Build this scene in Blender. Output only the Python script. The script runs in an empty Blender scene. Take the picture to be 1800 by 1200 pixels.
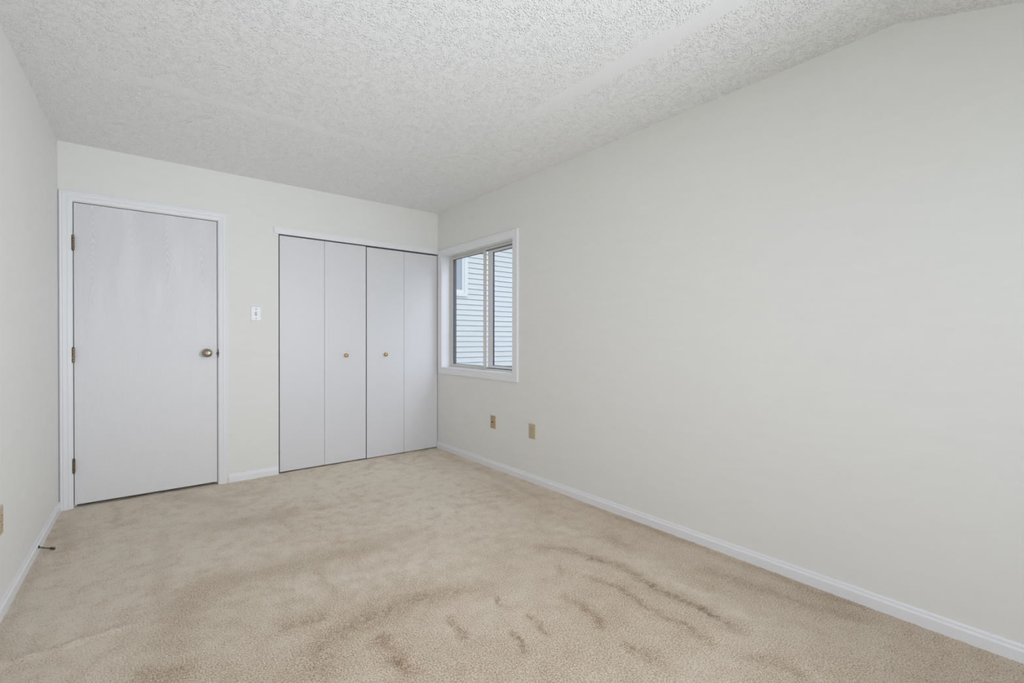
import bpy, bmesh, math, random
import numpy as np
from mathutils import Vector, Matrix
random.seed(7)
S = bpy.context.scene
COL = S.collection

# ---------------------------------------------------------------- camera
F_PX, YAW, PITCH, ROLL, CAM_H = 811.88, 0.67834, -0.006116, 0.001788, 1.1404
sy, cy, sp, cp = math.sin(YAW), math.cos(YAW), math.sin(PITCH), math.cos(PITCH)
fw = Vector((sy * cp, cy * cp, sp))
rt = Vector((cy, -sy, 0.0))
up = rt.cross(fw)
r2 = rt * math.cos(ROLL) + up * math.sin(ROLL)
u2 = -rt * math.sin(ROLL) + up * math.cos(ROLL)
cam = bpy.data.cameras.new('camera')
cam_ob = bpy.data.objects.new('camera', cam)
COL.objects.link(cam_ob)
cam.sensor_width = 36.0
cam.lens = 36.0 * F_PX / 1800.0
cam.clip_start = 0.02
M = Matrix((( r2.x, u2.x, -fw.x, 0.0), (r2.y, u2.y, -fw.y, 0.0), (r2.z, u2.z, -fw.z, CAM_H), (0, 0, 0, 1)))
cam_ob.matrix_world = M
S.camera = cam_ob

# ---------------------------------------------------------------- room dimensions (metres)
XR = 2.4319          # right wall
YB = 4.2513          # back wall
YR = -1.0            # rear wall behind the camera
H = 2.44
YK, SLOPE = 0.498, 0.304      # the ceiling dips towards the rear wall from here
def xl(y):                    # left wall runs very slightly out of square
    return -0.42026 + 0.0200745 * (y - 4.2)
def zc(y):
    return H if y >= YK else H - (YK - y) * SLOPE

# ---------------------------------------------------------------- light
w = bpy.data.worlds.new('overcast_sky'); S.world = w
w.use_nodes = True
bg = w.node_tree.nodes['Background']
bg.inputs['Color'].default_value = (0.85, 0.915, 1.0, 1)
bg.inputs['Strength'].default_value = 1.60

def area(name, loc, aim, sx, sy_, power, color, spread=180):
    l = bpy.data.lights.new(name, 'AREA'); l.shape = 'RECTANGLE'; l.size = sx; l.size_y = sy_
    l.energy = power; l.color = color; l.spread = math.radians(spread)
    o = bpy.data.objects.new(name, l); COL.objects.link(o)
    o.location = loc
    o.rotation_euler = (Vector(aim) - Vector(loc)).to_track_quat('-Z', 'Y').to_euler()
    return o
DAY = (0.85, 0.92, 1.0)
# added fill light set in the made-up left-wall window, beside the camera
area('fill_light_side_window', (-0.49, 0.3, 1.3), (2, 0.3, 1.3), 1.55, 0.98, 15.2, DAY)
# added fill light outside the sliding window, out of view, brightening the far end
area('fill_light_house_gap', (3.35, 2.35, 2.9), (1.9, 3.75, 0.4), 1.2, 1.2, 13.0, (0.80, 0.89, 1.0), 120)
# two unseen soft fill lights added behind the camera to even out the room
area('soft_light_high', (2.2, -0.7, 1.5), (-0.4, 3.2, 1.2), 0.6, 0.9, 20.5, DAY, 100)
area('soft_light_low', (0.9, -0.7, 0.6), (0.6, 3.6, 2.44), 1.4, 0.5, 6.0, DAY, 75)

S.view_settings.view_transform = 'Standard'
S.view_settings.look = 'None'
S.view_settings.exposure = 0.05
S.view_settings.gamma = 1.0
S.view_settings.use_curve_mapping = False
S.cycles.max_bounces = 10
S.cycles.diffuse_bounces = 8
S.cycles.transparent_max_bounces = 12
S.cycles.caustics_reflective = False
S.cycles.caustics_refractive = False
S.cycles.sample_clamp_indirect = 8.0

# ---------------------------------------------------------------- material helpers
def new_mat(name, color=(0.8, 0.8, 0.8), rough=0.6, metal=0.0, spec=0.5):
    m = bpy.data.materials.new(name); m.use_nodes = True
    b = m.node_tree.nodes['Principled BSDF']
    b.inputs['Base Color'].default_value = (*color, 1)
    b.inputs['Roughness'].default_value = rough
    b.inputs['Metallic'].default_value = metal
    b.inputs['Specular IOR Level'].default_value = spec
    return m, m.node_tree.nodes, m.node_tree.links, b

def N(nt, kind, **kw):
    n = nt.new(kind)
    for k, v in kw.items():
        if k in n.inputs: n.inputs[k].default_value = v
        else: setattr(n, k, v)
    return n

def obj_coords(nodes, links, scale=(1, 1, 1)):
    tc = nodes.new('ShaderNodeTexCoord'); mp = nodes.new('ShaderNodeMapping')
    mp.inputs['Scale'].default_value = scale
    links.new(tc.outputs['Object'], mp.inputs['Vector'])
    return mp.outputs['Vector']

def ramp(nodes, links, src, stops):
    r = nodes.new('ShaderNodeValToRGB')
    e = r.color_ramp.elements
    e[0].position, e[0].color = stops[0][0], (*stops[0][1], 1)
    e[1].position, e[1].color = stops[-1][0], (*stops[-1][1], 1)
    for p, c in stops[1:-1]:
        k = e.new(p); k.color = (*c, 1)
    links.new(src, r.inputs['Fac'])
    return r.outputs['Color']

def math_node(nodes, links, op, a, b=None, clamp=False):
    n = nodes.new('ShaderNodeMath'); n.operation = op; n.use_clamp = clamp
    for i, v in enumerate((a, b)):
        if v is None: continue
        if isinstance(v, (int, float)): n.inputs[i].default_value = v
        else: links.new(v, n.inputs[i])
    return n.outputs[0]

def add_bump(nodes, links, bsdf, height, strength, dist):
    b = nodes.new('ShaderNodeBump'); b.inputs['Strength'].default_value = strength
    b.inputs['Distance'].default_value = dist
    links.new(height, b.inputs['Height']); links.new(b.outputs['Normal'], bsdf.inputs['Normal'])
    return b

# painted plaster wall: fine roller texture, hardly visible unevenness of tone
def wall_paint(name, color, streak=(2, 2, 9)):
    m, n, l, b = new_mat(name, color, 0.62, 0, 0.35)
    v = obj_coords(n, l)
    t1 = N(n, 'ShaderNodeTexNoise', Scale=170.0, Detail=3.0, Roughness=0.55); l.new(v, t1.inputs['Vector'])
    v2 = obj_coords(n, l, streak)
    t2 = N(n, 'ShaderNodeTexNoise', Scale=3.0, Detail=5.0, Roughness=0.6); l.new(v2, t2.inputs['Vector'])
    h = math_node(n, l, 'ADD', t1.outputs['Fac'], math_node(n, l, 'MULTIPLY', t2.outputs['Fac'], 1.2))
    add_bump(n, l, b, h, 0.10, 0.002)
    c0 = tuple(x * 0.985 for x in color); c1 = tuple(min(1, x * 1.012) for x in color)
    l.new(ramp(n, l, t2.outputs['Fac'], [(0.3, c0), (0.7, c1)]), b.inputs['Base Color'])
    return m
M_WALL = wall_paint('cream_wall_paint', (0.768, 0.761, 0.738))
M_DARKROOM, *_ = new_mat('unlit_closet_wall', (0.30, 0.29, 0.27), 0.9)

# gloss white trim paint
def trim_paint(name, color, rough=0.38):
    m, n, l, b = new_mat(name, color, rough, 0, 0.5)
    v = obj_coords(n, l, (1, 1, 1))
    t = N(n, 'ShaderNodeTexNoise', Scale=40.0, Detail=4.0); l.new(v, t.inputs['Vector'])
    add_bump(n, l, b, t.outputs['Fac'], 0.06, 0.002)
    return m
M_TRIM = trim_paint('white_trim_paint', (0.79, 0.79, 0.815))
M_CLOSET = trim_paint('white_closet_door_paint', (0.685, 0.68, 0.70), 0.42)
M_FRAME = trim_paint('cream_window_frame_enamel', (0.70, 0.68, 0.64), 0.35)
M_SASH = trim_paint('white_sash_enamel', (0.72, 0.73, 0.75), 0.4)
M_GASKET, *_ = new_mat('dark_window_gasket', (0.10, 0.10, 0.12), 0.7)

# white-washed oak veneer of the bedroom door
def door_veneer():
    m, n, l, b = new_mat('whitewashed_oak_veneer', (0.8, 0.8, 0.82), 0.45, 0, 0.45)
    tc = n.new('ShaderNodeTexCoord')
    sep = n.new('ShaderNodeSeparateXYZ'); l.new(tc.outputs['Object'], sep.inputs[0])
    X, Z = sep.outputs['X'], sep.outputs['Z']
    # two veneer flitches with cathedral figure, each a set of very long nested arches
    nz = N(n, 'ShaderNodeTexNoise', Scale=1.0, Detail=3.0)
    mp = n.new('ShaderNodeMapping'); mp.inputs['Scale'].default_value = (14, 1, 2.2)
    l.new(tc.outputs['Object'], mp.inputs['Vector']); l.new(mp.outputs['Vector'], nz.inputs['Vector'])
    wob = math_node(n, l, 'MULTIPLY', math_node(n, l, 'SUBTRACT', nz.outputs['Fac'], 0.5), 0.5)
    per = 0.205
    xs = math_node(n, l, 'SUBTRACT', math_node(n, l, 'PINGPONG', math_node(n, l, 'ADD', X, 0.043), per / 2), 0.0)
    arch = math_node(n, l, 'ADD', math_node(n, l, 'MULTIPLY', math_node(n, l, 'POWER', math_node(n, l, 'MULTIPLY', xs, 10.0), 1.5), 1.25), math_node(n, l, 'ADD', Z, wob))
    s = math_node(n, l, 'SINE', math_node(n, l, 'MULTIPLY', arch, 105.0))
    s01 = math_node(n, l, 'MULTIPLY', math_node(n, l, 'ADD', s, 1.0), 0.5)
    fine = N(n, 'ShaderNodeTexNoise', Scale=1.0, Detail=4.0, Roughness=0.7)
    mp2 = n.new('ShaderNodeMapping'); mp2.inputs['Scale'].default_value = (260, 1, 9)
    l.new(tc.outputs['Object'], mp2.inputs['Vector']); l.new(mp2.outputs['Vector'], fine.inputs['Vector'])
    patch = N(n, 'ShaderNodeTexNoise', Scale=1.0, Detail=2.0)
    mp3 = n.new('ShaderNodeMapping'); mp3.inputs['Scale'].default_value = (7, 1, 1.3); mp3.inputs['Location'].default_value = (3.1, 0, 0.4)
    l.new(tc.outputs['Object'], mp3.inputs['Vector']); l.new(mp3.outputs['Vector'], patch.inputs['Vector'])
    # the figure has been rubbed through most clearly in the upper left of the leaf
    up_ = n.new('ShaderNodeMapRange'); up_.inputs['From Min'].default_value = 0.9; up_.inputs['From Max'].default_value = 1.9
    l.new(Z, up_.inputs['Value'])
    msk = math_node(n, l, 'MULTIPLY', up_.outputs[0], math_node(n, l, 'MULTIPLY', math_node(n, l, 'SUBTRACT', patch.outputs['Fac'], 0.40), 5.0, True), True)
    fig = math_node(n, l, 'ADD', math_node(n, l, 'MULTIPLY', math_node(n, l, 'MULTIPLY', s01, msk), 0.8), math_node(n, l, 'MULTIPLY', fine.outputs['Fac'], 0.55))
    l.new(ramp(n, l, fig, [(0.1, (0.76, 0.75, 0.765)), (1.15 / 1.3, (0.62, 0.62, 0.645))]), b.inputs['Base Color'])
    add_bump(n, l, b, fig, 0.12, 0.0015)
    return m
M_DOOR = door_veneer()

# popcorn ceiling with two smooth taped joints
def popcorn():
    m, n, l, b = new_mat('popcorn_ceiling', (0.87, 0.87, 0.875), 0.5, 0, 0.5)
    tc = n.new('ShaderNodeTexCoord'); v = tc.outputs['Object']
    sep = n.new('ShaderNodeSeparateXYZ'); l.new(v, sep.inputs[0])
    X, Y = sep.outputs['X'], sep.outputs['Y']
    nz = N(n, 'ShaderNodeTexNoise', noise_dimensions='2D', Scale=5.0, Detail=4.0); l.new(v, nz.inputs['Vector'])
    wob = math_node(n, l, 'MULTIPLY', math_node(n, l, 'SUBTRACT', nz.outputs['Fac'], 0.5), 0.09)
    def strip(coord, centre, half, soft, along, a0, a1, fade):
        d = math_node(n, l, 'ABSOLUTE', math_node(n, l, 'SUBTRACT', math_node(n, l, 'ADD', coord, wob), centre))
        r = n.new('ShaderNodeMapRange'); r.inputs['From Min'].default_value = half; r.inputs['From Max'].default_value = half + soft
        r.inputs['To Min'].default_value = 1; r.inputs['To Max'].default_value = 0
        l.new(d, r.inputs['Value'])
        e = n.new('ShaderNodeMapRange'); e.inputs['From Min'].default_value = (a1 - a0) / 2; e.inputs['From Max'].default_value = (a1 - a0) / 2 + fade
        e.inputs['To Min'].default_value = 1; e.inputs['To Max'].default_value = 0
        l.new(math_node(n, l, 'ABSOLUTE', math_node(n, l, 'SUBTRACT', along, (a0 + a1) / 2)), e.inputs['Value'])
        return math_node(n, l, 'MULTIPLY', r.outputs[0], e.outputs[0])
    s1 = strip(X, 1.785, 0.045, 0.02, Y, -1.5, 1.75, 0.5)
    s2 = strip(Y, 3.01, 0.03, 0.03, X, 0.1, 1.15, 0.4)
    smooth = math_node(n, l, 'MAXIMUM', s1, s2)
    keep = math_node(n, l, 'SUBTRACT', 1.0, smooth, True)
    # blobs of two sizes; density varies
    v1 = N(n, 'ShaderNodeTexVoronoi', voronoi_dimensions='2D', Scale=102.0, Randomness=1.0); v1.feature = 'F1'; l.new(v, v1.inputs['Vector'])
    v2 = N(n, 'ShaderNodeTexVoronoi', voronoi_dimensions='2D', Scale=62.0, Randomness=1.0); v2.feature = 'F1'; l.new(v, v2.inputs['Vector'])
    n1 = N(n, 'ShaderNodeTexNoise', noise_dimensions='2D', Scale=120.0, Detail=4.0, Roughness=0.6); l.new(v, n1.inputs['Vector'])
    dens = N(n, 'ShaderNodeTexNoise', noise_dimensions='2D', Scale=14.0, Detail=2.0); l.new(v, dens.inputs['Vector'])
    dens2 = N(n, 'ShaderNodeTexNoise', noise_dimensions='2D', Scale=33.0, Detail=2.0); l.new(v, dens2.inputs['Vector'])
    def blob(src, hi):
        r = n.new('ShaderNodeMapRange'); r.interpolation_type = 'SMOOTHSTEP'
        r.inputs['From Min'].default_value = 0.05; r.inputs['From Max'].default_value = hi
        r.inputs['To Min'].default_value = 1; r.inputs['To Max'].default_value = 0
        l.new(src, r.inputs['Value']); return r.outputs[0]
    b1 = blob(v1.outputs['Distance'], 0.42)
    b2 = math_node(n, l, 'MULTIPLY', blob(v2.outputs['Distance'], 0.30), math_node(n, l, 'MULTIPLY', math_node(n, l, 'SUBTRACT', dens.outputs['Fac'], 0.42), 6.0, True))
    h = math_node(n, l, 'ADD', math_node(n, l, 'MULTIPLY', math_node(n, l, 'MULTIPLY', b1, math_node(n, l, 'MULTIPLY', math_node(n, l, 'SUBTRACT', dens2.outputs['Fac'], 0.36), 4.0, True)), 0.8), math_node(n, l, 'ADD', math_node(n, l, 'MULTIPLY', b2, 1.0), math_node(n, l, 'MULTIPLY', n1.outputs['Fac'], 0.22)))
    h = math_node(n, l, 'MULTIPLY', h, keep)
    h = math_node(n, l, 'ADD', h, math_node(n, l, 'MULTIPLY', smooth, 0.5))
    add_bump(n, l, b, h, 1.0, 0.0036)
    # bright specks painted in: granules whiter than the base, standing in for lit tips
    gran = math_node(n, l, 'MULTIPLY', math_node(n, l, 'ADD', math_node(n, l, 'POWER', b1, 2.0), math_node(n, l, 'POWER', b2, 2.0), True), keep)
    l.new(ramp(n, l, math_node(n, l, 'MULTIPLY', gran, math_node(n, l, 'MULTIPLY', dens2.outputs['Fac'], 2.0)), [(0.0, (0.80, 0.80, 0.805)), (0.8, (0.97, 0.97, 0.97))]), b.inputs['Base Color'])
    return m
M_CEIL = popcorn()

# cut pile carpet; its vertex colours carry soiled tracks plus some painted light and shade
def carpet():
    m, n, l, b = new_mat('beige_cut_pile_carpet', (0.6, 0.52, 0.45), 0.95, 0, 0.1)
    tc = n.new('ShaderNodeTexCoord'); v = tc.outputs['Object']
    at = n.new('ShaderNodeAttribute'); at.attribute_name = 'wear_and_light'
    sc = n.new('ShaderNodeSeparateColor'); l.new(at.outputs['Color'], sc.inputs[0])
    W, G = sc.outputs[0], sc.outputs[1]          # W: brown wear and painted light, G: grey wear
    f1 = N(n, 'ShaderNodeTexNoise', noise_dimensions='2D', Scale=170.0, Detail=4.0, Roughness=0.72); l.new(v, f1.inputs['Vector'])
    f2 = N(n, 'ShaderNodeTexNoise', noise_dimensions='2D', Scale=380.0, Detail=2.0, Roughness=0.6); l.new(v, f2.inputs['Vector'])
    mid = N(n, 'ShaderNodeTexNoise', noise_dimensions='2D', Scale=11.0, Detail=6.0, Roughness=0.68); l.new(v, mid.inputs['Vector'])
    big = N(n, 'ShaderNodeTexNoise', noise_dimensions='2D', Scale=2.0, Detail=3.0); l.new(v, big.inputs['Vector'])
    # fleck value, pushed darker by wear, lighter by the light painted at the far end
    brk = math_node(n, l, 'ADD', math_node(n, l, 'MULTIPLY', math_node(n, l, 'SUBTRACT', mid.outputs['Fac'], 0.5), 2.6), 0.75)
    tuft = N(n, 'ShaderNodeTexNoise', noise_dimensions='2D', Scale=42.0, Detail=3.0, Roughness=0.6); l.new(v, tuft.inputs['Vector'])
    brk = math_node(n, l, 'MULTIPLY', brk, math_node(n, l, 'ADD', math_node(n, l, 'MULTIPLY', math_node(n, l, 'SUBTRACT', tuft.outputs['Fac'], 0.5), 2.6), 1.0))
    wear_and_light = math_node(n, l, 'MULTIPLY', W, brk)
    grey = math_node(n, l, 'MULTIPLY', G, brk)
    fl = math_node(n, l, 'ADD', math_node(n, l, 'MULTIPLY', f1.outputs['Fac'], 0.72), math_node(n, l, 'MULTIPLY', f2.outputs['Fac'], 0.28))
    fl = math_node(n, l, 'SUBTRACT', fl, math_node(n, l, 'MULTIPLY', wear_and_light, 0.088))
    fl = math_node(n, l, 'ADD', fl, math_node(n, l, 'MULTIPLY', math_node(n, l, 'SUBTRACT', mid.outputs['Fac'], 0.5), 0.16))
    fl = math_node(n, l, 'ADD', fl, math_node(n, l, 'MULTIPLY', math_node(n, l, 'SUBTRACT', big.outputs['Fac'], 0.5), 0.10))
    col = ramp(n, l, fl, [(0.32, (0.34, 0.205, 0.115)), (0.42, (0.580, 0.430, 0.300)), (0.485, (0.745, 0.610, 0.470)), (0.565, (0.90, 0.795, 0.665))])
    mx = n.new('ShaderNodeMix'); mx.data_type = 'RGBA'; mx.blend_type = 'MULTIPLY'
    l.new(math_node(n, l, 'MULTIPLY', grey, 0.75, True), mx.inputs['Factor'])
    l.new(col, mx.inputs['A']); mx.inputs['B'].default_value = (0.66, 0.64, 0.61, 1)
    l.new(mx.outputs['Result'], b.inputs['Base Color'])
    h = math_node(n, l, 'ADD', math_node(n, l, 'MULTIPLY', fl, 1.0), math_node(n, l, 'MULTIPLY', mid.outputs['Fac'], 0.35))
    add_bump(n, l, b, h, 0.9, 0.010)
    b.inputs['Sheen Weight'].default_value = 0.15
    return m
M_CARPET = carpet()

M_BRASS, *_ = new_mat('satin_gold_knob', (0.62, 0.40, 0.13), 0.30, 0.85)
M_BRASS_DARK, *_ = new_mat('gold_knob_rim', (0.42, 0.26, 0.09), 0.38, 0.85)
def antique():
    m, n, l, b = new_mat('antique_brass', (0.30, 0.24, 0.16), 0.33, 0.9)
    v = obj_coords(n, l)
    t = N(n, 'ShaderNodeTexNoise', Scale=140.0, Detail=3.0); l.new(v, t.inputs['Vector'])
    l.new(ramp(n, l, t.outputs['Fac'], [(0.35, (0.08, 0.05, 0.03)), (0.7, (0.34, 0.26, 0.17))]), b.inputs['Base Color'])
    return m
M_ANTIQUE = antique()
M_HANDLE, *_ = new_mat('aged_nickel_brass_knob', (0.36, 0.31, 0.23), 0.27, 0.95)
M_PLATE_W, *_ = new_mat('white_switch_plate', (0.76, 0.76, 0.79), 0.3)
M_PLATE_T, *_ = new_mat('tan_jack_plate', (0.43, 0.31, 0.16), 0.4)
M_PLATE_I, *_ = new_mat('ivory_outlet_plate', (0.50, 0.42, 0.27), 0.4)
M_RECEPT, *_ = new_mat('ivory_receptacle', (0.55, 0.44, 0.31), 0.4)
M_SLOT, *_ = new_mat('socket_slot', (0.06, 0.04, 0.03), 0.8)
M_SCREW, *_ = new_mat('steel_screw', (0.22, 0.22, 0.21), 0.4, 0.6)
M_TOGGLE, *_ = new_mat('grey_toggle', (0.30, 0.30, 0.29), 0.4)
M_STOP, *_ = new_mat('dark_bronze_stop', (0.075, 0.055, 0.028), 0.5, 0.4)

def glass():
    m = bpy.data.materials.new('window_glass'); m.use_nodes = True
    n, l = m.node_tree.nodes, m.node_tree.links
    n.clear()
    out = n.new('ShaderNodeOutputMaterial'); mix = n.new('ShaderNodeMixShader')
    tr = n.new('ShaderNodeBsdfTransparent'); tr.inputs['Color'].default_value = (0.955, 0.975, 0.985, 1)
    gl = n.new('ShaderNodeBsdfGlossy'); gl.inputs['Roughness'].default_value = 0.0
    fr = n.new('ShaderNodeFresnel'); fr.inputs['IOR'].default_value = 1.45
    geo = n.new('ShaderNodeNewGeometry')           # reflect on the entry face only
    l.new(math_node(n, l, 'MULTIPLY', fr.outputs[0], math_node(n, l, 'SUBTRACT', 1.0, geo.outputs['Backfacing'])), mix.inputs['Fac']); l.new(tr.outputs[0], mix.inputs[1]); l.new(gl.outputs[0], mix.inputs[2])
    l.new(mix.outputs[0], out.inputs['Surface'])
    return m
M_GLASS = glass()

def siding_mat():
    m, n, l, b = new_mat('pale_blue_grey_siding', (0.62, 0.68, 0.72), 0.6)
    v = obj_coords(n, l, (0.6, 1, 9))
    t = N(n, 'ShaderNodeTexNoise', Scale=2.0, Detail=5.0); l.new(v, t.inputs['Vector'])
    l.new(ramp(n, l, t.outputs['Fac'], [(0.3, (0.75, 0.755, 0.79)), (0.7, (0.80, 0.805, 0.84))]), b.inputs['Base Color'])
    return m
M_SIDING = siding_mat()
M_EXT_TRIM, *_ = new_mat('white_exterior_trim', (0.85, 0.85, 0.88), 0.5)
M_EXT_WALL, *_ = new_mat('exterior_wall_render', (0.55, 0.58, 0.6), 0.8)
def ground_mat():
    m, n, l, b = new_mat('grass_and_gravel_ground', (0.3, 0.32, 0.25), 0.95)
    v = obj_coords(n, l)
    t = N(n, 'ShaderNodeTexNoise', Scale=3.0, Detail=8.0); l.new(v, t.inputs['Vector'])
    l.new(ramp(n, l, t.outputs['Fac'], [(0.3, (0.22, 0.27, 0.14)), (0.7, (0.42, 0.42, 0.36))]), b.inputs['Base Color'])
    return m
M_GROUND = ground_mat()

# ---------------------------------------------------------------- mesh helpers
WORLD = {}                     # where each built mesh has its origin, for parts of parts
class MB:
    def __init__(s): s.bm = bmesh.new()
    def poly(s, pts):
        return s.bm.faces.new([s.bm.verts.new(p) for p in pts])
    def hexa(s, p):            # 8 points: bottom ring 0-3, top ring 4-7
        v = [s.bm.verts.new(q) for q in p]
        for f in ((3, 2, 1, 0), (4, 5, 6, 7), (0, 1, 5, 4), (1, 2, 6, 5), (2, 3, 7, 6), (3, 0, 4, 7)):
            s.bm.faces.new([v[i] for i in f])
        return s
    def box(s, x0, x1, y0, y1, z0, z1):
        return s.hexa([(x0, y0, z0), (x1, y0, z0), (x1, y1, z0), (x0, y1, z0), (x0, y0, z1), (x1, y0, z1), (x1, y1, z1), (x0, y1, z1)])
    def lathe(s, prof, origin, axis, seg=28, squash=1.0):   # prof: (distance along axis, radius)
        a = Vector(axis).normalized(); o = Vector(origin)
        e1 = a.orthogonal().normalized(); e2 = a.cross(e1)
        rings = []
        for d, r in prof:
            if r < 1e-6: rings.append([s.bm.verts.new(o + a * d)])
            else: rings.append([s.bm.verts.new(o + a * d + (e1 * math.cos(t) + e2 * math.sin(t)) * r) for t in [2 * math.pi * k / seg for k in range(seg)]])
        for A, B in zip(rings, rings[1:]):
            for k in range(seg):
                j = (k + 1) % seg
                if len(A) == 1 and len(B) == 1: continue
                if len(A) == 1: s.bm.faces.new([A[0], B[j], B[k]])
                elif len(B) == 1: s.bm.faces.new([A[k], A[j], B[0]])
                else: s.bm.faces.new([A[k], A[j], B[j], B[k]])
        return s
    def bevel(s, w_, seg=2):
        bmesh.ops.bevel(s.bm, geom=list(s.bm.edges), offset=w_, segments=seg, profile=0.6, affect='EDGES', clamp_overlap=True)
        return s
    def sweep(s, loops):       # consecutive closed cross-sections joined and capped
        R = [[s.bm.verts.new(p) for p in lp] for lp in loops]
        for A, B in zip(R, R[1:]):
            for k in range(len(A)):
                j = (k + 1) % len(A); s.bm.faces.new([A[k], A[j], B[j], B[k]])
        return R
    def cap(s, R):
        s.bm.faces.new(R[0][::-1]); s.bm.faces.new(R[-1]); return s
    def build(s, name, mat, parent=None, smooth=False, at=None):
        bmesh.ops.recalc_face_normals(s.bm, faces=s.bm.faces)
        me = bpy.data.meshes.new(name)
        if at is not None:
            bmesh.ops.translate(s.bm, verts=s.bm.verts, vec=-Vector(at))
        s.bm.to_mesh(me); s.bm.free()
        if smooth:
            for p in me.polygons: p.use_smooth = True
            me.set_sharp_from_angle(angle=math.radians(38))
        me.materials.append(mat)
        o = bpy.data.objects.new(name, me); COL.objects.link(o)
        if at is not None and parent is None: o.location = at
        if parent is not None:
            o.parent = parent
            o.location = Vector(at or (0, 0, 0)) - WORLD.get(parent.name, Vector(parent.location))
        WORLD[o.name] = Vector(at or (0, 0, 0))
        return o

def empty(name, loc, label=None, cat=None, group=None, kind=None):
    o = bpy.data.objects.new(name, None); COL.objects.link(o)
    o.location = loc; o.empty_display_size = 0.05
    return tag(o, label, cat, group, kind)
def tag(o, label=None, cat=None, group=None, kind=None):
    for k, v in (('label', label), ('category', cat), ('group', group), ('kind', kind)):
        if v: o[k] = v
    return o

# mitred moulding round a rectangle. prof: (outward, height) closed section; P maps (u, v, h) to the world
def moulding(mb, u0, u1, v0, v1, prof, P, closed):
    def sec(su, sv, bu, bv):
        return [P(bu + su * w_, bv + sv * w_, h) for w_, h in prof]
    if closed:
        L = [sec(-1, -1, u0, v0), sec(-1, 1, u0, v1), sec(1, 1, u1, v1), sec(1, -1, u1, v0)]
        R = mb.sweep(L)
        A, B = R[-1], R[0]
        for k in range(len(A)):
            j = (k + 1) % len(A); mb.bm.faces.new([A[k], A[j], B[j], B[k]])
    else:
        L = [sec(-1, 0, u0, v0), sec(-1, 1, u0, v1), sec(1, 1, u1, v1), sec(1, 0, u1, v0)]
        mb.cap(mb.sweep(L))

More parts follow.
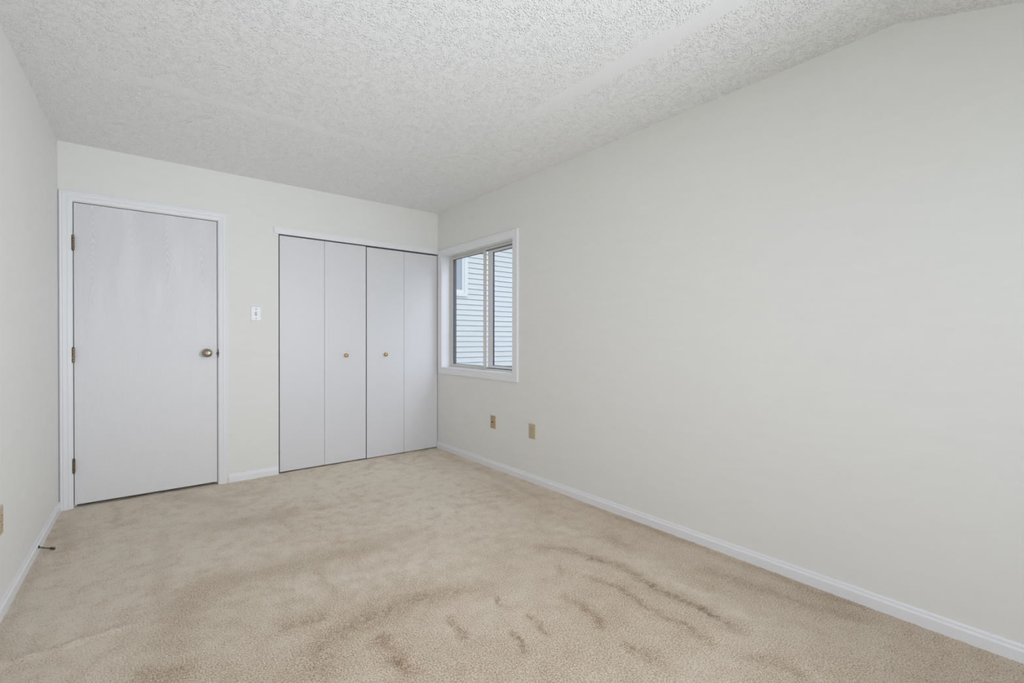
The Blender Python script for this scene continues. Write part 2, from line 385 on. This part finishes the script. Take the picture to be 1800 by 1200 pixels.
# ---------------------------------------------------------------- floor
def make_floor():
    nx, ny = 224, 400
    y0, y1 = YR - 0.12, YB + 0.75
    x0, x1 = -0.60, XR + 0.03
    xs = np.linspace(x0, x1, nx); ys = np.linspace(y0, y1, ny)
    X, Y = np.meshgrid(xs, ys)
    def dist(px, py, pts):
        best = np.full(px.shape, 9.0); tt = np.zeros(px.shape); n_ = len(pts) - 1
        for i in range(n_):
            (ax, ay), (bx, by) = pts[i], pts[i + 1]
            dx, dy = bx - ax, by - ay; L2 = dx * dx + dy * dy
            t = np.clip(((px - ax) * dx + (py - ay) * dy) / L2, 0, 1)
            d = np.hypot(px - ax - t * dx, py - ay - t * dy)
            m_ = d < best; best[m_] = d[m_]; tt[m_] = ((i + t) / n_)[m_]
        return best, tt
    # wobble the coordinates a little so that no track has a ruled edge
    WX = X + 0.010 * np.sin(Y * 17.3 + 1.3 * np.sin(X * 9.1)) + 0.008 * np.sin(Y * 53 + X * 31)
    WY = Y + 0.010 * np.sin(X * 15.1 + 1.7 * np.sin(Y * 7.7)) + 0.008 * np.sin(X * 47 - Y * 29)
    W = np.zeros(X.shape); G = np.zeros(X.shape)
    # (points on the floor, half width, brown, grey)
    tracks = [
     ([(1.72,1.88),(1.81,1.71),(1.85,1.59),(1.87,1.46),(1.86,1.31),(1.84,1.18),(1.84,1.04),(1.85,0.95),(1.84,0.85)], .032, .75, .95),
     ([(1.98,1.82),(2.09,1.71),(2.09,1.55)], .035, .25, .5),
     ([(1.68,1.49),(1.70,1.32),(1.69,1.14),(1.68,1.0),(1.66,0.87)], .020, 1.0, .15),
     ([(1.47,1.45),(1.46,1.32),(1.44,1.21)], .025, 1.1, .1),
     ([(1.24,1.42),(1.23,1.30)], .014, 1.2, .1), ([(1.12,1.39),(1.10,1.28)], .016, 1.4, .1),
     ([(1.62,1.66),(1.60,1.58)], .020, 1.0, 0),
     ([(1.23,1.73),(1.10,1.77),(0.92,1.85),(0.66,1.81),(0.51,1.78),(0.50,1.64)], .070, .85, .12),
     ([(0.70,1.67),(0.72,1.56),(0.72,1.45)], .035, 1.3, .0),
     ([(0.98,1.62),(0.98,1.49)], .018, 1.1, .1), ([(1.23,1.64),(1.21,1.52)], .014, 1.0, .1),
     ([(1.19,2.48),(0.91,2.47),(0.69,2.48),(0.50,2.52),(0.26,2.54),(0.15,2.48),(0.12,2.30),(0.10,2.13)], .095, .62, .30),
     ([(0.33,3.32),(0.50,3.26),(0.72,3.24)], .12, .25, .45),
     ([(0.20,4.11),(0.47,3.70)], .07, .4, .35), ([(0.49,3.88),(0.77,3.81)], .06, .35, .35),
     ([(-0.13,4.13),(-0.11,3.70)], .022, .9, .2), ([(-0.37,4.02),(-0.31,3.47)], .05, .7, .25),
     ([(0.10,3.40),(0.08,2.86),(0.06,2.34)], .035, .25, .30),
     ([(2.14,2.93),(2.10,2.54),(2.08,2.22)], .07, .5, 0), ([(1.64,2.70),(1.90,2.60)], .03, .6, .1),
     ([(2.20,1.16),(2.20,0.95),(2.24,0.74),(2.28,0.59)], .045, .35, .5),
     ([(0.47,1.99),(0.57,1.96)], .05, .9, .15), ([(0.02,2.00),(0.10,1.94)], .06, .8, .35),
     ([(1.70,0.76),(1.75,0.67),(1.74,0.61)], .03, .5, .4), ([(1.41,1.04),(1.42,0.95)], .045, .7, .2),
     ([(0.68,2.37),(0.68,2.11)], .012, .8, .1),
     ([(1.52,3.93),(1.69,4.12)], .05, .9, .1), ([(1.85,4.08),(1.98,4.20)], .05, .9, .1), ([(1.20,3.71),(1.29,3.84)], .03, .5, .1),
     ([(1.62,4.22),(2.40,4.22)], .03, .8, .1),
     ([(2.32,3.9),(2.32,3.18),(2.28,2.82),(2.24,2.51)], .06, .7, 0),
     ([(2.38,2.2),(2.39,1.5),(2.38,0.6)], .035, .6, .1), ([(-0.38,4.0),(-0.42,2.3)], .02, .5, .3),
     ([(-0.38,2.42),(-0.25,2.395),(-0.15,2.41),(-0.03,2.40)], .014, .3, .1),  # shade beyond the raised seam, painted as a darker strip
    ]
    for pts, hw, br, gr in tracks:
        d, t = dist(WX, WY, pts)
        f = np.exp(-(d / hw) ** 2 * 1.1)
        if len(pts) > 4: f *= np.clip(1.15 - 0.9 * np.abs(t - 0.5) ** 2 * 2.2, 0, 1)
        W = np.maximum(W, f * br); G = np.maximum(G, f * gr)
    # a paler, brushed-up band along the long track, and a broad area before the closet
    d, t = dist(WX, WY, [(2.00,1.98),(2.01,1.52),(1.96,1.16),(1.96,0.85)]); W -= 0.45 * np.exp(-(d / .05) ** 2)
    d, t = dist(WX, WY, [(1.05,3.75),(1.50,3.72),(1.70,3.30),(1.55,2.75)]); W -= 0.9 * np.exp(-(d / .34) ** 2)
    d, t = dist(WX, WY, [(0.15,1.9),(0.45,1.3),(1.0,1.0),(1.5,0.9)]); W += 0.30 * np.exp(-(d / .75) ** 2)
    d, t = dist(WX, WY, [(0.55,2.25),(0.95,2.15),(1.25,2.1)]); W -= 0.35 * np.exp(-(d / .10) ** 2)
    # far and left carpet painted lighter, in place of light missing there
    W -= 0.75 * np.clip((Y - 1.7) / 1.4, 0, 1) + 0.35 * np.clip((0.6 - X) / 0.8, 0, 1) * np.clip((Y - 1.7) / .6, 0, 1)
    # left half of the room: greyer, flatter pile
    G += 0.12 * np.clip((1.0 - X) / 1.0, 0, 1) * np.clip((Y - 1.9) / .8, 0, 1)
    # raised seam of the carpet near the left wall
    d, t = dist(X, Y, [(-0.60,2.37),(-0.38,2.375),(-0.25,2.362),(-0.15,2.375),(-0.03,2.37)])
    Z = 0.011 * np.exp(-(d / .012) ** 2)
    Z += 0.0022 * np.sin(X * 37 + 2 * np.sin(Y * 23)) * np.sin(Y * 41 + 2 * np.sin(X * 19))
    Z -= 0.0022
    me = bpy.data.meshes.new('floor')
    vs = np.column_stack([X.ravel(), Y.ravel(), Z.ravel()])
    idx = np.arange(nx * ny).reshape(ny, nx)
    fs = np.column_stack([idx[:-1, :-1].ravel(), idx[:-1, 1:].ravel(), idx[1:, 1:].ravel(), idx[1:, :-1].ravel()])
    me.from_pydata(vs.tolist(), [], fs.tolist())
    me.polygons.foreach_set('use_smooth', [True] * len(me.polygons))
    ca = me.color_attributes.new('wear_and_light', 'FLOAT_COLOR', 'POINT')
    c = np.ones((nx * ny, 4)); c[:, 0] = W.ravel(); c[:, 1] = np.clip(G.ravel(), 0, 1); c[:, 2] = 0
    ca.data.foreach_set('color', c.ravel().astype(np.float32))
    me.materials.append(M_CARPET)
    o = bpy.data.objects.new('floor', me); COL.objects.link(o)
    tag(o, 'worn beige cut-pile carpet floor with darker tracks', 'floor', kind='structure')
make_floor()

# ---------------------------------------------------------------- ceiling
m = MB()
m.hexa([(-0.65, YK, H), (XR + .17, YK, H), (XR + .17, YB + .8, H), (-0.65, YB + .8, H),
        (-0.65, YK, H + .12), (XR + .17, YK, H + .12), (XR + .17, YB + .8, H + .12), (-0.65, YB + .8, H + .12)])
ye = YR - 0.15
m.hexa([(-0.65, ye, zc(ye)), (XR + .17, ye, zc(ye)), (XR + .17, YK, H), (-0.65, YK, H),
        (-0.65, ye, zc(ye) + .12), (XR + .17, ye, zc(ye) + .12), (XR + .17, YK, H + .12), (-0.65, YK, H + .12)])
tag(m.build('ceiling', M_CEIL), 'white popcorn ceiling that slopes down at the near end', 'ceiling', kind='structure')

# ---------------------------------------------------------------- walls
T = 0.14
DX0, DX1, DZ = -0.3475, 0.4735, 2.052        # bedroom door opening
CX0, CZ = 0.908, 2.019                        # closet opening runs to the right wall
m = MB()
m.box(-0.60, DX0, YB, YB + T, -0.02, H)
m.box(DX0, DX1, YB, YB + T, DZ, H)
m.box(DX1, CX0, YB, YB + T, -0.02, H)
m.box(CX0, XR + .05, YB, YB + T, CZ, H)
tag(m.build('wall_back', M_WALL), 'cream wall holding the wooden door and the closet', 'wall', kind='structure')
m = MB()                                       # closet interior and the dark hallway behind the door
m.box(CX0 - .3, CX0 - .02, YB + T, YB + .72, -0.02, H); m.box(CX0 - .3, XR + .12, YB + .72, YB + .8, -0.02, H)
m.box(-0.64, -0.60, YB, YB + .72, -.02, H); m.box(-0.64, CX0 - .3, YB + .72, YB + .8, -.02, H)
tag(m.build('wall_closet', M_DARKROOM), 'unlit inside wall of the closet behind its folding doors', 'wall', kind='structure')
# left wall, slightly out of square
m = MB()
SY0, SY1, SZ0, SZ1 = -0.5, 1.1, 0.8, 1.8       # added window for fill light beside the camera, out of the picture
def lslab(a, b, z0, z1a, z1b):
    m.hexa([(xl(a) - .14, a, z0), (xl(a), a, z0), (xl(b), b, z0), (xl(b) - .14, b, z0),
            (xl(a) - .14, a, z1a), (xl(a), a, z1a), (xl(b), b, z1b), (xl(b) - .14, b, z1b)])
y0, y1 = YR - T, YB + .02
lslab(y0, SY0, -.02, zc(y0) + .01, zc(SY0) + .01)
lslab(SY0, SY1, -.02, SZ0, SZ0)
lslab(SY0, YK, SZ1, zc(SY0) + .01, H + .01); lslab(YK, SY1, SZ1, H + .01, H + .01)
lslab(SY1, y1, -.02, H + .01, H + .01)
tag(m.build('wall_left', M_WALL), 'plain cream wall along the left side of the room', 'wall', kind='structure')
# right wall with the window opening
WY0, WY1, WZ0, WZ1 = 3.003, 4.160, 0.845, 1.988
m = MB(); XO = XR + .165
m.box(XR, XO, YK, WY0 - .012, -.02, H + .01)
m.box(XR, XO, WY1 + .012, YB + .8, -.02, H + .01)
m.box(XR, XO, WY0 - .012, WY1 + .012, -.02, WZ0 - .012)
m.box(XR, XO, WY0 - .012, WY1 + .012, WZ1 + .012, H + .01)
a, b = YR - T, YK
m.hexa([(XR, a, -.02), (XO, a, -.02), (XO, b, -.02), (XR, b, -.02), (XR, a, zc(a) + .01), (XO, a, zc(a) + .01), (XO, b, H + .01), (XR, b, H + .01)])
tag(m.build('wall_right', M_WALL), 'long cream wall on the right with the small window near its far end', 'wall', kind='structure')
# rear wall behind the camera, with its wide window
RX0, RX1, RZ0, RZ1 = -0.12, 2.22, 0.60, 1.84
m = MB()
m.box(-0.66, RX0, YR - T, YR, -.02, zc(YR) + .01); m.box(RX1, XR + .1, YR - T, YR, -.02, zc(YR) + .01)
m.box(RX0, RX1, YR - T, YR, -.02, RZ0); m.box(RX0, RX1, YR - T, YR, RZ1, zc(YR) + .01)
tag(m.build('wall_rear', M_WALL), 'cream wall behind the viewer with a wide window', 'wall', kind='structure')

# ---------------------------------------------------------------- baseboards
def base_profile(h=0.066, t=0.013):
    return [(0, 0.0), (t, 0.0), (t, h * .66), (t * .93, h * .70), (t * .60, h * .78), (t * .55, h * .90), (t * .35, h), (0, h)]
def baseboard(name, p0, p1, n, label, z0=-0.004):
    p0, p1, n = Vector(p0), Vector(p1), Vector(n)
    pr = base_profile()
    m = MB()
    m.cap(m.sweep([[p + n * a_ + Vector((0, 0, z0 + h_)) for a_, h_ in pr] for p in (p0, p1)]))
    return tag(m.build(name, M_TRIM), label, 'baseboard', kind='structure')
baseboard('baseboard_right', (XR, YR, 0), (XR, YB + .004, 0), (-1, 0, 0), 'white baseboard running along the right wall')
baseboard('baseboard_left', (xl(YR), YR, 0), (xl(YB - .017), YB - .017, 0), (1, -.02, 0), 'white baseboard running along the left wall')
baseboard('baseboard_back', (0.5435, YB, 0), (CX0 - .003, YB, 0), (0, -1, 0), 'short white baseboard between the door casing and the closet')
baseboard('baseboard_rear', (xl(YR) + .02, YR, 0), (XR - .02, YR, 0), (0, 1, 0), 'white baseboard under the window behind the viewer')

# ---------------------------------------------------------------- door casing (trim_1) and jamb
cas = [(0, 0), (0, .009), (.004, .0115), (.020, .0135), (.026, .0115), (.031, .0150), (.046, .0165), (.050, .0140), (.056, .0165), (.062, .0150), (.062, 0)]
PB = lambda u, v, h: Vector((u, YB - h, v))
e = empty('trim_1', (0.065, YB, 0), 'white moulded casing around the bedroom door', 'door casing', kind='structure')
m = MB(); moulding(m, -0.3505, 0.4785, -0.004, 2.0575, cas, PB, False)
m.build('casing', M_TRIM, e)
m = MB()
m.box(-0.3600, DX0 - .0005, YB + .001, YB + T, -.004, 2.068); m.box(DX1 + .0005, 0.4850, YB + .001, YB + T, -.004, 2.068); m.box(DX0, DX1, YB + .001, YB + T, DZ + .0005, 2.068)
m.box(DX0, DX0 + .012, YB + .045, YB + .09, -.004, DZ); m.box(DX1 - .012, DX1, YB + .045, YB + .09, -.004, DZ); m.box(DX0, DX1, YB + .045, YB + .09, DZ - .012, DZ)
m.build('jamb', M_TRIM, e)
m = MB().box(0.4745, 0.4790, YB - .0100, YB + .02, 0.992, 1.055).bevel(.0015)
m.lathe([(0, .013), (.0012, .013), (.0022, .0115), (.0022, 0)], (0.4790, YB - .0085, 1.022), (0, -1, 0), 20)
o = m.build('strike_plate', M_STOP, e); o['label'] = 'dark brass strike plate lip on the casing'

# ---------------------------------------------------------------- bedroom door
e = empty('door_1', (0.063, YB + .02, 0), 'white-washed oak flush door with round brass-nickel knob', 'door', kind='structure')
LX0, LX1, LZ0, LZ1 = DX0 + .004, DX1 - .004, 0.019, DZ - .005
m = MB().box(LX0, LX1, YB + .002, YB + .037, LZ0, LZ1).bevel(.0012, 1)
m.build('door_leaf', M_DOOR, e)
for za, zb in ((1.729, 1.824), (0.979, 1.075), (0.236, 0.329)):
    m = MB(); xh, yh = DX0 + .0015, YB - .0095
    step = (zb - za) / 5
    for k in range(5):
        z = za + k * step
        m.lathe([(0, 0), (0, .0068), (.0008, .0076), (step - .0016, .0076), (step - .0008, .0068), (step - .0008, 0)], (xh, yh, z), (0, 0, 1), 16)
    m.lathe([(0, 0), (0, .004), (.003, .0055), (.005, .003), (.005, 0)], (xh, yh, zb), (0, 0, 1), 14)
    m.lathe([(0, 0), (0, .004), (.003, .0055), (.005, .003), (.005, 0)], (xh, yh, za), (0, 0, -1), 14)
    m.box(xh - .0012, xh + .0012, yh, YB + .030, za + .002, zb - .002)
    m.build('hinge', M_ANTIQUE, e, smooth=True)
kx, kz = 0.4035, 1.0255
m = MB().lathe([(0, .032), (.003, .0325), (.008, .029), (.011, .020), (.013, .0115), (.028, .0100), (.034, .0125), (.038, .0215), (.044, .0285),
                (.052, .0310), (.060, .0295), (.066, .0240), (.069, .0160), (.0705, .0080), (.0705, 0)], (kx, YB + .001, kz), (0, -1, 0), 40)
k = m.build('door_knob', M_HANDLE, e, smooth=True); k['label'] = 'round aged nickel-brass knob'
m = MB().lathe([(0, .0055), (.002, .0050), (.0022, 0)], (kx, YB - .0690, kz), (0, -1, 0), 18).build('lock_button', M_ANTIQUE, k, smooth=True, at=None)
m = MB().box(LX1 - .0005, LX1 + .0015, YB + .008, YB + .032, 0.995, 1.055).build('latch_plate', M_ANTIQUE, e)

# ---------------------------------------------------------------- closet: header trim and two bifold doors
hx0, hx1, hz0, hz1 = 0.871, XR - .003, 2.016, 2.068
m = MB()
pts = [(hx0, hz1), (hx0, hz0 + .018), (hx0 + .005, hz0 + .009), (hx0 + .013, hz0 + .003), (hx0 + .026, hz0), (hx1, hz0), (hx1, hz1)]
fr = [Vector((x, YB - .014, z)) for x, z in pts]; bk = [Vector((x, YB, z)) for x, z in pts]
m.cap(m.sweep([fr, bk]))
tag(m.build('trim_2', M_TRIM), 'flat white header board above the closet doors', 'header board', kind='structure')
def closet_knob(x, parent):
    z = 0.985
    m = MB().lathe([(0, .0165), (.002, .0170), (.004, .0135), (.010, .0075), (.014, .0080), (.018, .0150), (.0215, .0168), (.024, .0163), (.0250, .0120), (.0246, .0115)], (x, YB + .008, z), (0, -1, 0), 32)
    k = m.build('knob', M_BRASS_DARK, parent, smooth=True); k['label'] = 'small round gold knob'
    m = MB().lathe([(.0240, .0118), (.0262, .0100), (.0275, .0050), (.0278, 0)], (x, YB + .008, z), (0, -1, 0), 28)
    m.build('knob_centre', M_BRASS, k, smooth=True, at=None)
    return k
leaves = [(0.9180, 1.2830), (1.2850, 1.6615), (1.6710, 2.0500), (2.0520, 2.4270)]
for di, (pair, kx_, lab) in enumerate(((leaves[:2], 1.4745, 'left pair of white folding closet doors, next to the light switch'),
                                      (leaves[2:], 1.8560, 'right pair of white folding closet doors, in the corner by the window'))):
    e = empty('door_%d' % (di + 2), ((pair[0][0] + pair[1][1]) / 2, YB + .02, 0), lab, 'closet door', kind='structure')
    for j, (a, b) in enumerate(pair):
        zt = 2.0070 if di == 0 else 2.0030
        MB().box(a, b, YB + .008, YB + .036, 0.006 if di else 0.010, zt).bevel(.0011, 1).build('panel', M_CLOSET, e)
    closet_knob(kx_, e)

# ---------------------------------------------------------------- window in the right wall
e = empty('window_1', (XR, (WY0 + WY1) / 2, WZ0), 'white-trimmed sliding window with two panes near the far corner', 'window', kind='structure')
PR = lambda u, v, h: Vector((XR - h, u, v))
wc = [(0, 0), (0, .010), (.004, .013), (.030, .0135), (.036, .0150), (.062, .0160), (.068, .0145), (.070, .012), (.070, 0)]
m = MB(); moulding(m, WY0, WY1 + .003, WZ0 + .003, WZ1 - .006, wc, PR, True)
m.build('window_casing', M_TRIM, e)
JX = 2.524                                     # the reveal runs from the wall face out to the frame
m = MB()
jx0, jx1, q = XR - .0005, JX + .055, .0115
m.box(jx0, jx1, WY1, WY1 + q, WZ0 - q, WZ1 + q); m.box(jx0, jx1, WY0 - q, WY0, WZ0 - q, WZ1 + q)
m.box(jx0, jx1, WY0, WY1, WZ1, WZ1 + q); m.box(jx0, jx1, WY0, WY1, WZ0 - q, WZ0)
m.build('reveal', M_TRIM, e)
# outer frame
def ring(mb, x0, x1, y0, y1, z0, z1, ws, wt, wb=None, wl=None):
    wb = wt if wb is None else wb; wl = ws if wl is None else wl
    mb.box(x0, x1, y0, y0 + ws, z0, z1); mb.box(x0, x1, y1 - wl, y1, z0, z1)
    mb.box(x0, x1, y0 + ws, y1 - wl, z0, z0 + wb); mb.box(x0, x1, y0 + ws, y1 - wl, z1 - wt, z1)
    return mb
f0, f1, g0, g1 = WY0 + .002, WY1 - .002, WZ0 + .001, WZ1 - .002
m = MB(); ring(m, JX, JX + .060, f0, f1, g0, g1, .022, .012, .014)
ring(m, JX - .008, JX, f0, f1, g0, g1, .010, .008, .006)
m.bevel(.0012, 1); m.build('outer_frame', M_FRAME, e)
m = MB(); ring(m, JX + .030, JX + .058, f0 + .0225, f1 - .0225, g0 + .0145, g1 - .0125, .004, .004, .004)
m.build('track_seal', M_GASKET, e)
# near (left) sash, inner track
YM = 3.555
def sash(x0, x1, y0, y1, z0, z1, ws, wt, mat, label, wl=None, wr=None):
    m = MB(); ring(m, x0, x1, y0, y1, z0, z1, wr or ws, wt, wt, wl or ws); m.bevel(.0015, 1)
    s_ = m.build('sash', mat, e); s_['label'] = label
    a0, a1 = y0 + (wr or ws), y1 - (wl or ws)
    m = MB(); ring(m, x0 + .004, x1 - .004, a0, a1, z0 + wt, z1 - wt, .005, .004)
    m.build('glazing_seal', M_GASKET, s_)
    xm = (x0 + x1) / 2
    m = MB().box(xm - .002, xm + .002, a0 + .001, a1 - .001, z0 + wt + .001, z1 - wt - .001)
    m.build('glass_pane', M_GLASS, s_)
    return s_
sash(JX + .004, JX + .024, YM - .012, f1 - .0235, g0 + .016, g1 - .014, .020, .016, M_FRAME, 'inner left-hand sash', wl=.020, wr=.026)
sash(JX + .033, JX + .055, f0 + .028, YM - .020, g0 + .020, g1 - .018, .024, .024, M_SASH, 'outer right-hand sash', wl=.075, wr=.022)
# blind brackets under the head of the reveal
for y in (3.98, 3.52):
    m = MB().box(JX - .060, JX - .028, y - .035, y + .035, WZ1 - .004, WZ1); m.bevel(.0012, 1)
    m.build('blind_bracket', M_SASH, e)

# ---------------------------------------------------------------- window in the rear wall (behind the viewer)
e = empty('window_2', (1.05, YR, RZ0), 'wide window in the wall behind the viewer', 'window', kind='structure')
m = MB(); moulding(m, RX0, RX1, RZ0, RZ1, wc, lambda u, v, h: Vector((u, YR + h, v)), True); m.build('window_casing', M_TRIM, e)
m = MB()
m.box(RX0 + .001, RX0 + .04, YR - .12, YR - .07, RZ0 + .001, RZ1 - .001); m.box(RX1 - .04, RX1 - .001, YR - .12, YR - .07, RZ0 + .001, RZ1 - .001)
m.box(RX0 + .04, RX1 - .04, YR - .12, YR - .07, RZ0 + .001, RZ0 + .04); m.box(RX0 + .04, RX1 - .04, YR - .12, YR - .07, RZ1 - .04, RZ1 - .001)
m.box(1.03, 1.07, YR - .12, YR - .07, RZ0 + .04, RZ1 - .04)
m.build('outer_frame', M_FRAME, e)

# unseen window added in the left wall, an opening for the fill light
e = empty('added_window_3', (xl(0.3), 0.3, SZ0), 'unseen window added in the left wall for extra light', 'window', kind='structure')
m = MB(); moulding(m, SY0, SY1, SZ0, SZ1, wc, lambda u, v, h: Vector((xl(u) + h, u, v)), True); m.build('window_casing', M_TRIM, e)
m = MB(); ring(m, xl(0.3) - .12, xl(0.3) - .07, SY0 + .001, SY1 - .001, SZ0 + .001, SZ1 - .001, .04, .04)
m.box(xl(0.3) - .12, xl(0.3) - .07, .28, .32, SZ0 + .04, SZ1 - .04); m.build('outer_frame', M_FRAME, e)

# ---------------------------------------------------------------- wall plates
def plate(mb, P, wdt, hgt, t=.006):            # bevelled plate, P maps (u, v, h)
    w2, h2 = wdt / 2, hgt / 2
    lo = [(-w2, -h2, 0), (w2, -h2, 0), (w2, h2, 0), (-w2, h2, 0)]
    md = [(u, v, t * .45) for u, v, _ in lo]
    k = .0045
    hi = [(u - math.copysign(k, u), v - math.copysign(k, v), t) for u, v, _ in lo]
    mb.cap(mb.sweep([[P(*q) for q in L] for L in (lo, md, hi)]))
    return mb
def disc(mb, P, u, v, r, h0, h1, seg=18):
    ring_ = lambda h, rr: [P(u + rr * math.cos(2 * math.pi * k / seg), v + rr * math.sin(2 * math.pi * k / seg), h) for k in range(seg)]
    mb.cap(mb.sweep([ring_(h0, r), ring_(h1 - (h1 - h0) * .3, r), ring_(h1, r * .85)]))
    return mb
def slab(mb, P, u0, u1, v0, v1, h0, h1):
    lo = [(u0, v0), (u1, v0), (u1, v1), (u0, v1)]
    mb.cap(mb.sweep([[P(u, v, h0) for u, v in lo], [P(u, v, h1) for u, v in lo]])); return mb

def mapping(origin, uax, n):
    o_, ua, nn = Vector(origin), Vector(uax), Vector(n)
    return lambda u, v, h: o_ + ua * u + Vector((0, 0, v)) + nn * h

# light switch
c = (0.7395, YB, 1.3405); P = mapping(c, (1, 0, 0), (0, -1, 0))
e = empty('light_switch', c, 'white toggle light switch on the cream wall between door and closet', 'light switch')
plate(MB(), P, .076, .118).build('switch_plate', M_PLATE_W, e)
m = slab(MB(), P, -.0065, .0065, -.015, .015, .006, .0072)
m.build('toggle_collar', M_TOGGLE, e)
m = MB()
m.cap(m.sweep([[P(-.005, -.006, .0072), P(.005, -.006, .0072), P(.005, .006, .0072), P(-.005, .006, .0072)],
               [P(-.0042, .004, .018), P(.0042, .004, .018), P(.0042, .010, .017), P(-.0042, .010, .017)]]))
m.build('toggle', M_PLATE_W, e)
for v in (.0385, -.0385):
    disc(MB(), P, 0, v, .0046, .0055, .0072).build('screw', M_SCREW, e)

def outlet(c, ua, nn, label):
    P = mapping(c, ua, nn)
    e = empty('wall_outlet', c, label, 'outlet')
    plate(MB(), P, .076, .118).build('outlet_plate', M_PLATE_I, e)
    for v0 in (.0195, -.0195):
        m = MB(); seg = 28; r = .0172
        ringf = lambda h, q: [P(max(-.0142, min(.0142, q * r * math.cos(2 * math.pi * k / seg))), v0 + q * r * math.sin(2 * math.pi * k / seg), h) for k in range(seg)]
        m.cap(m.sweep([ringf(.0055, 1), ringf(.0075, 1), ringf(.0082, .93)]))
        rc = m.build('receptacle', M_RECEPT, e)
        m = MB()
        slab(m, P, -.0072, -.0052, v0 - .001, v0 + .0085, .0078, .0086); slab(m, P, .0045, .0075, v0 - .0005, v0 + .0070, .0078, .0086)
        disc(m, P, 0, v0 - .0085, .0026, .0078, .0086)
        m.build('socket_slot', M_SLOT, rc)
    disc(MB(), P, 0, 0, .0038, .0055, .0070).build('screw', M_SCREW, e)
    return e
outlet((XR, 2.761, 0.4035), (0, -1, 0), (-1, 0, 0), 'ivory double wall outlet on the long right wall, right of the tan jack plate')
tl = Vector((0.0200745, 1, 0)).normalized(); nl = Vector((1, -0.0200745, 0)).normalized()
yo = 2.776
outlet((xl(yo), yo, 0.391), tl, nl, 'ivory wall outlet on the left wall, cut by the left edge of the photo')

c = (XR, 3.282, 0.4045); P = mapping(c, (0, -1, 0), (-1, 0, 0))
e = empty('cable_jack', c, 'narrow tan cable jack plate below the window, left of the ivory outlet', 'cable jack')
plate(MB(), P, .072, .112).build('jack_plate', M_PLATE_T, e)
m = MB(); disc(m, P, 0, 0, .0065, .0055, .010, 6); disc(m, P, 0, 0, .0045, .010, .016)
m.build('jack_connector', M_SLOT, e)
for v in (.042, -.042):
    disc(MB(), P, 0, v, .0030, .0055, .0068).build('screw', M_PLATE_T, e)

# ---------------------------------------------------------------- spring door stop on the left baseboard
b0 = Vector((xl(3.48) + .0125, 3.48, 0.030)); tipv = Vector((-0.357, 3.466, 0.0085))
ax = (tipv - b0).normalized(); Ls = (tipv - b0).length
e = empty('door_stop', b0, 'small dark bronze spring door stop sticking out of the left baseboard', 'door stop')
MB().lathe([(0, 0), (0, .0085), (.003, .0080), (.005, .0045), (.006, .0035), (.006, 0)], b0, ax, 20).build('stop_base', M_STOP, e, smooth=True)
m = MB(); loops = []; turns, seg = 11, 12
e1 = ax.orthogonal().normalized(); e2 = ax.cross(e1)
for k_ in range(turns * seg + 1):
    t = k_ / (turns * seg); ang = 2 * math.pi * k_ / seg; r_ = .0036
    cpt = b0 + ax * (.005 + t * (Ls - .024)) + (e1 * math.cos(ang) + e2 * math.sin(ang)) * r_
    rad = (e1 * math.cos(ang) + e2 * math.sin(ang))
    loops.append([cpt + (rad * math.cos(q) + ax * math.sin(q)) * .0012 for q in (0, math.pi / 2, math.pi, 3 * math.pi / 2)])
m.cap(m.sweep(loops)); m.build('spring', M_STOP, e, smooth=True)
MB().lathe([(Ls - .022, 0), (Ls - .022, .0050), (Ls - .020, .0065), (Ls - .004, .0070), (Ls, .0055), (Ls, 0)], b0, ax, 20).build('rubber_tip', M_STOP, e, smooth=True)

# ---------------------------------------------------------------- outside
mb = MB(); mb.box(-14, 22, -14, 24, -.75, -.55)
tag(mb.build('ground', M_GROUND), 'ground outside around the houses', 'ground', kind='structure')

YN, PITCHB = 8.0, 0.1085
hx0_, hx1_ = 3.6, 11.0
e = empty('neighboring_house', (7.0, YN, -.55), 'pale blue-grey clapboard house seen through the window', 'house')
mb = MB(); z = -.55; zoff = 1.14 - 0.5 * PITCHB
k0 = math.floor((-.55 - zoff) / PITCHB); k1 = math.ceil((3.62 - zoff) / PITCHB)
prof = []
for k_ in range(k0, k1):
    zb_ = zoff + k_ * PITCHB
    prof += [(YN - .004, zb_ - .009), (YN + .035, zb_ - .009), (YN + .035, zb_), (YN - .020, zb_), (YN - .018, zb_ + .003)]
sec = lambda x: [Vector((x, y, z)) for y, z in prof] + [Vector((x, YN + .12, prof[-1][1])), Vector((x, YN + .12, prof[0][1]))]
mb.cap(mb.sweep([sec(hx0_), sec(hx1_)]))
mb.build('siding_wall', M_SIDING, e)
nx0, nx1, nz0, nz1 = 4.10, 5.245, 2.00, 3.20
mb = MB(); yy0, yy1 = YN - .052, YN - .022
def ringx(mb, x0, x1, y0, y1, z0, z1, w_):
    mb.box(x0, x0 + w_, y0, y1, z0, z1); mb.box(x1 - w_, x1, y0, y1, z0, z1)
    mb.box(x0 + w_, x1 - w_, y0, y1, z0, z0 + w_); mb.box(x0 + w_, x1 - w_, y0, y1, z1 - w_, z1); return mb
ringx(mb, nx0, nx1, yy0, YN - .004, nz0, nz1, .080)
wn = mb.build('house_window', M_EXT_TRIM, e)
mb = MB(); ringx(mb, nx0 + .081, nx1 - .081, YN - .034, YN - .004, nz0 + .081, nz1 - .081, .05)
mb.build('window_sash', M_EXT_TRIM, wn)
mb = MB().box(nx0 + .131, nx1 - .131, YN - .020, YN - .010, nz0 + .131, nz1 - .131)
M_PANE, *_ = new_mat('curtained_house_pane', (0.42, 0.46, 0.52), 0.15)
mb.build('window_pane', M_PANE, wn)
mb = MB(); mb.box(hx0_ - .3, hx1_ + .3, YN - .42, YN + .5, 3.60, 3.72); mb.box(hx0_ - .3, hx1_ + .3, YN - .44, YN - .42, 3.56, 3.80)
mb.build('eave', M_EXT_TRIM, e)
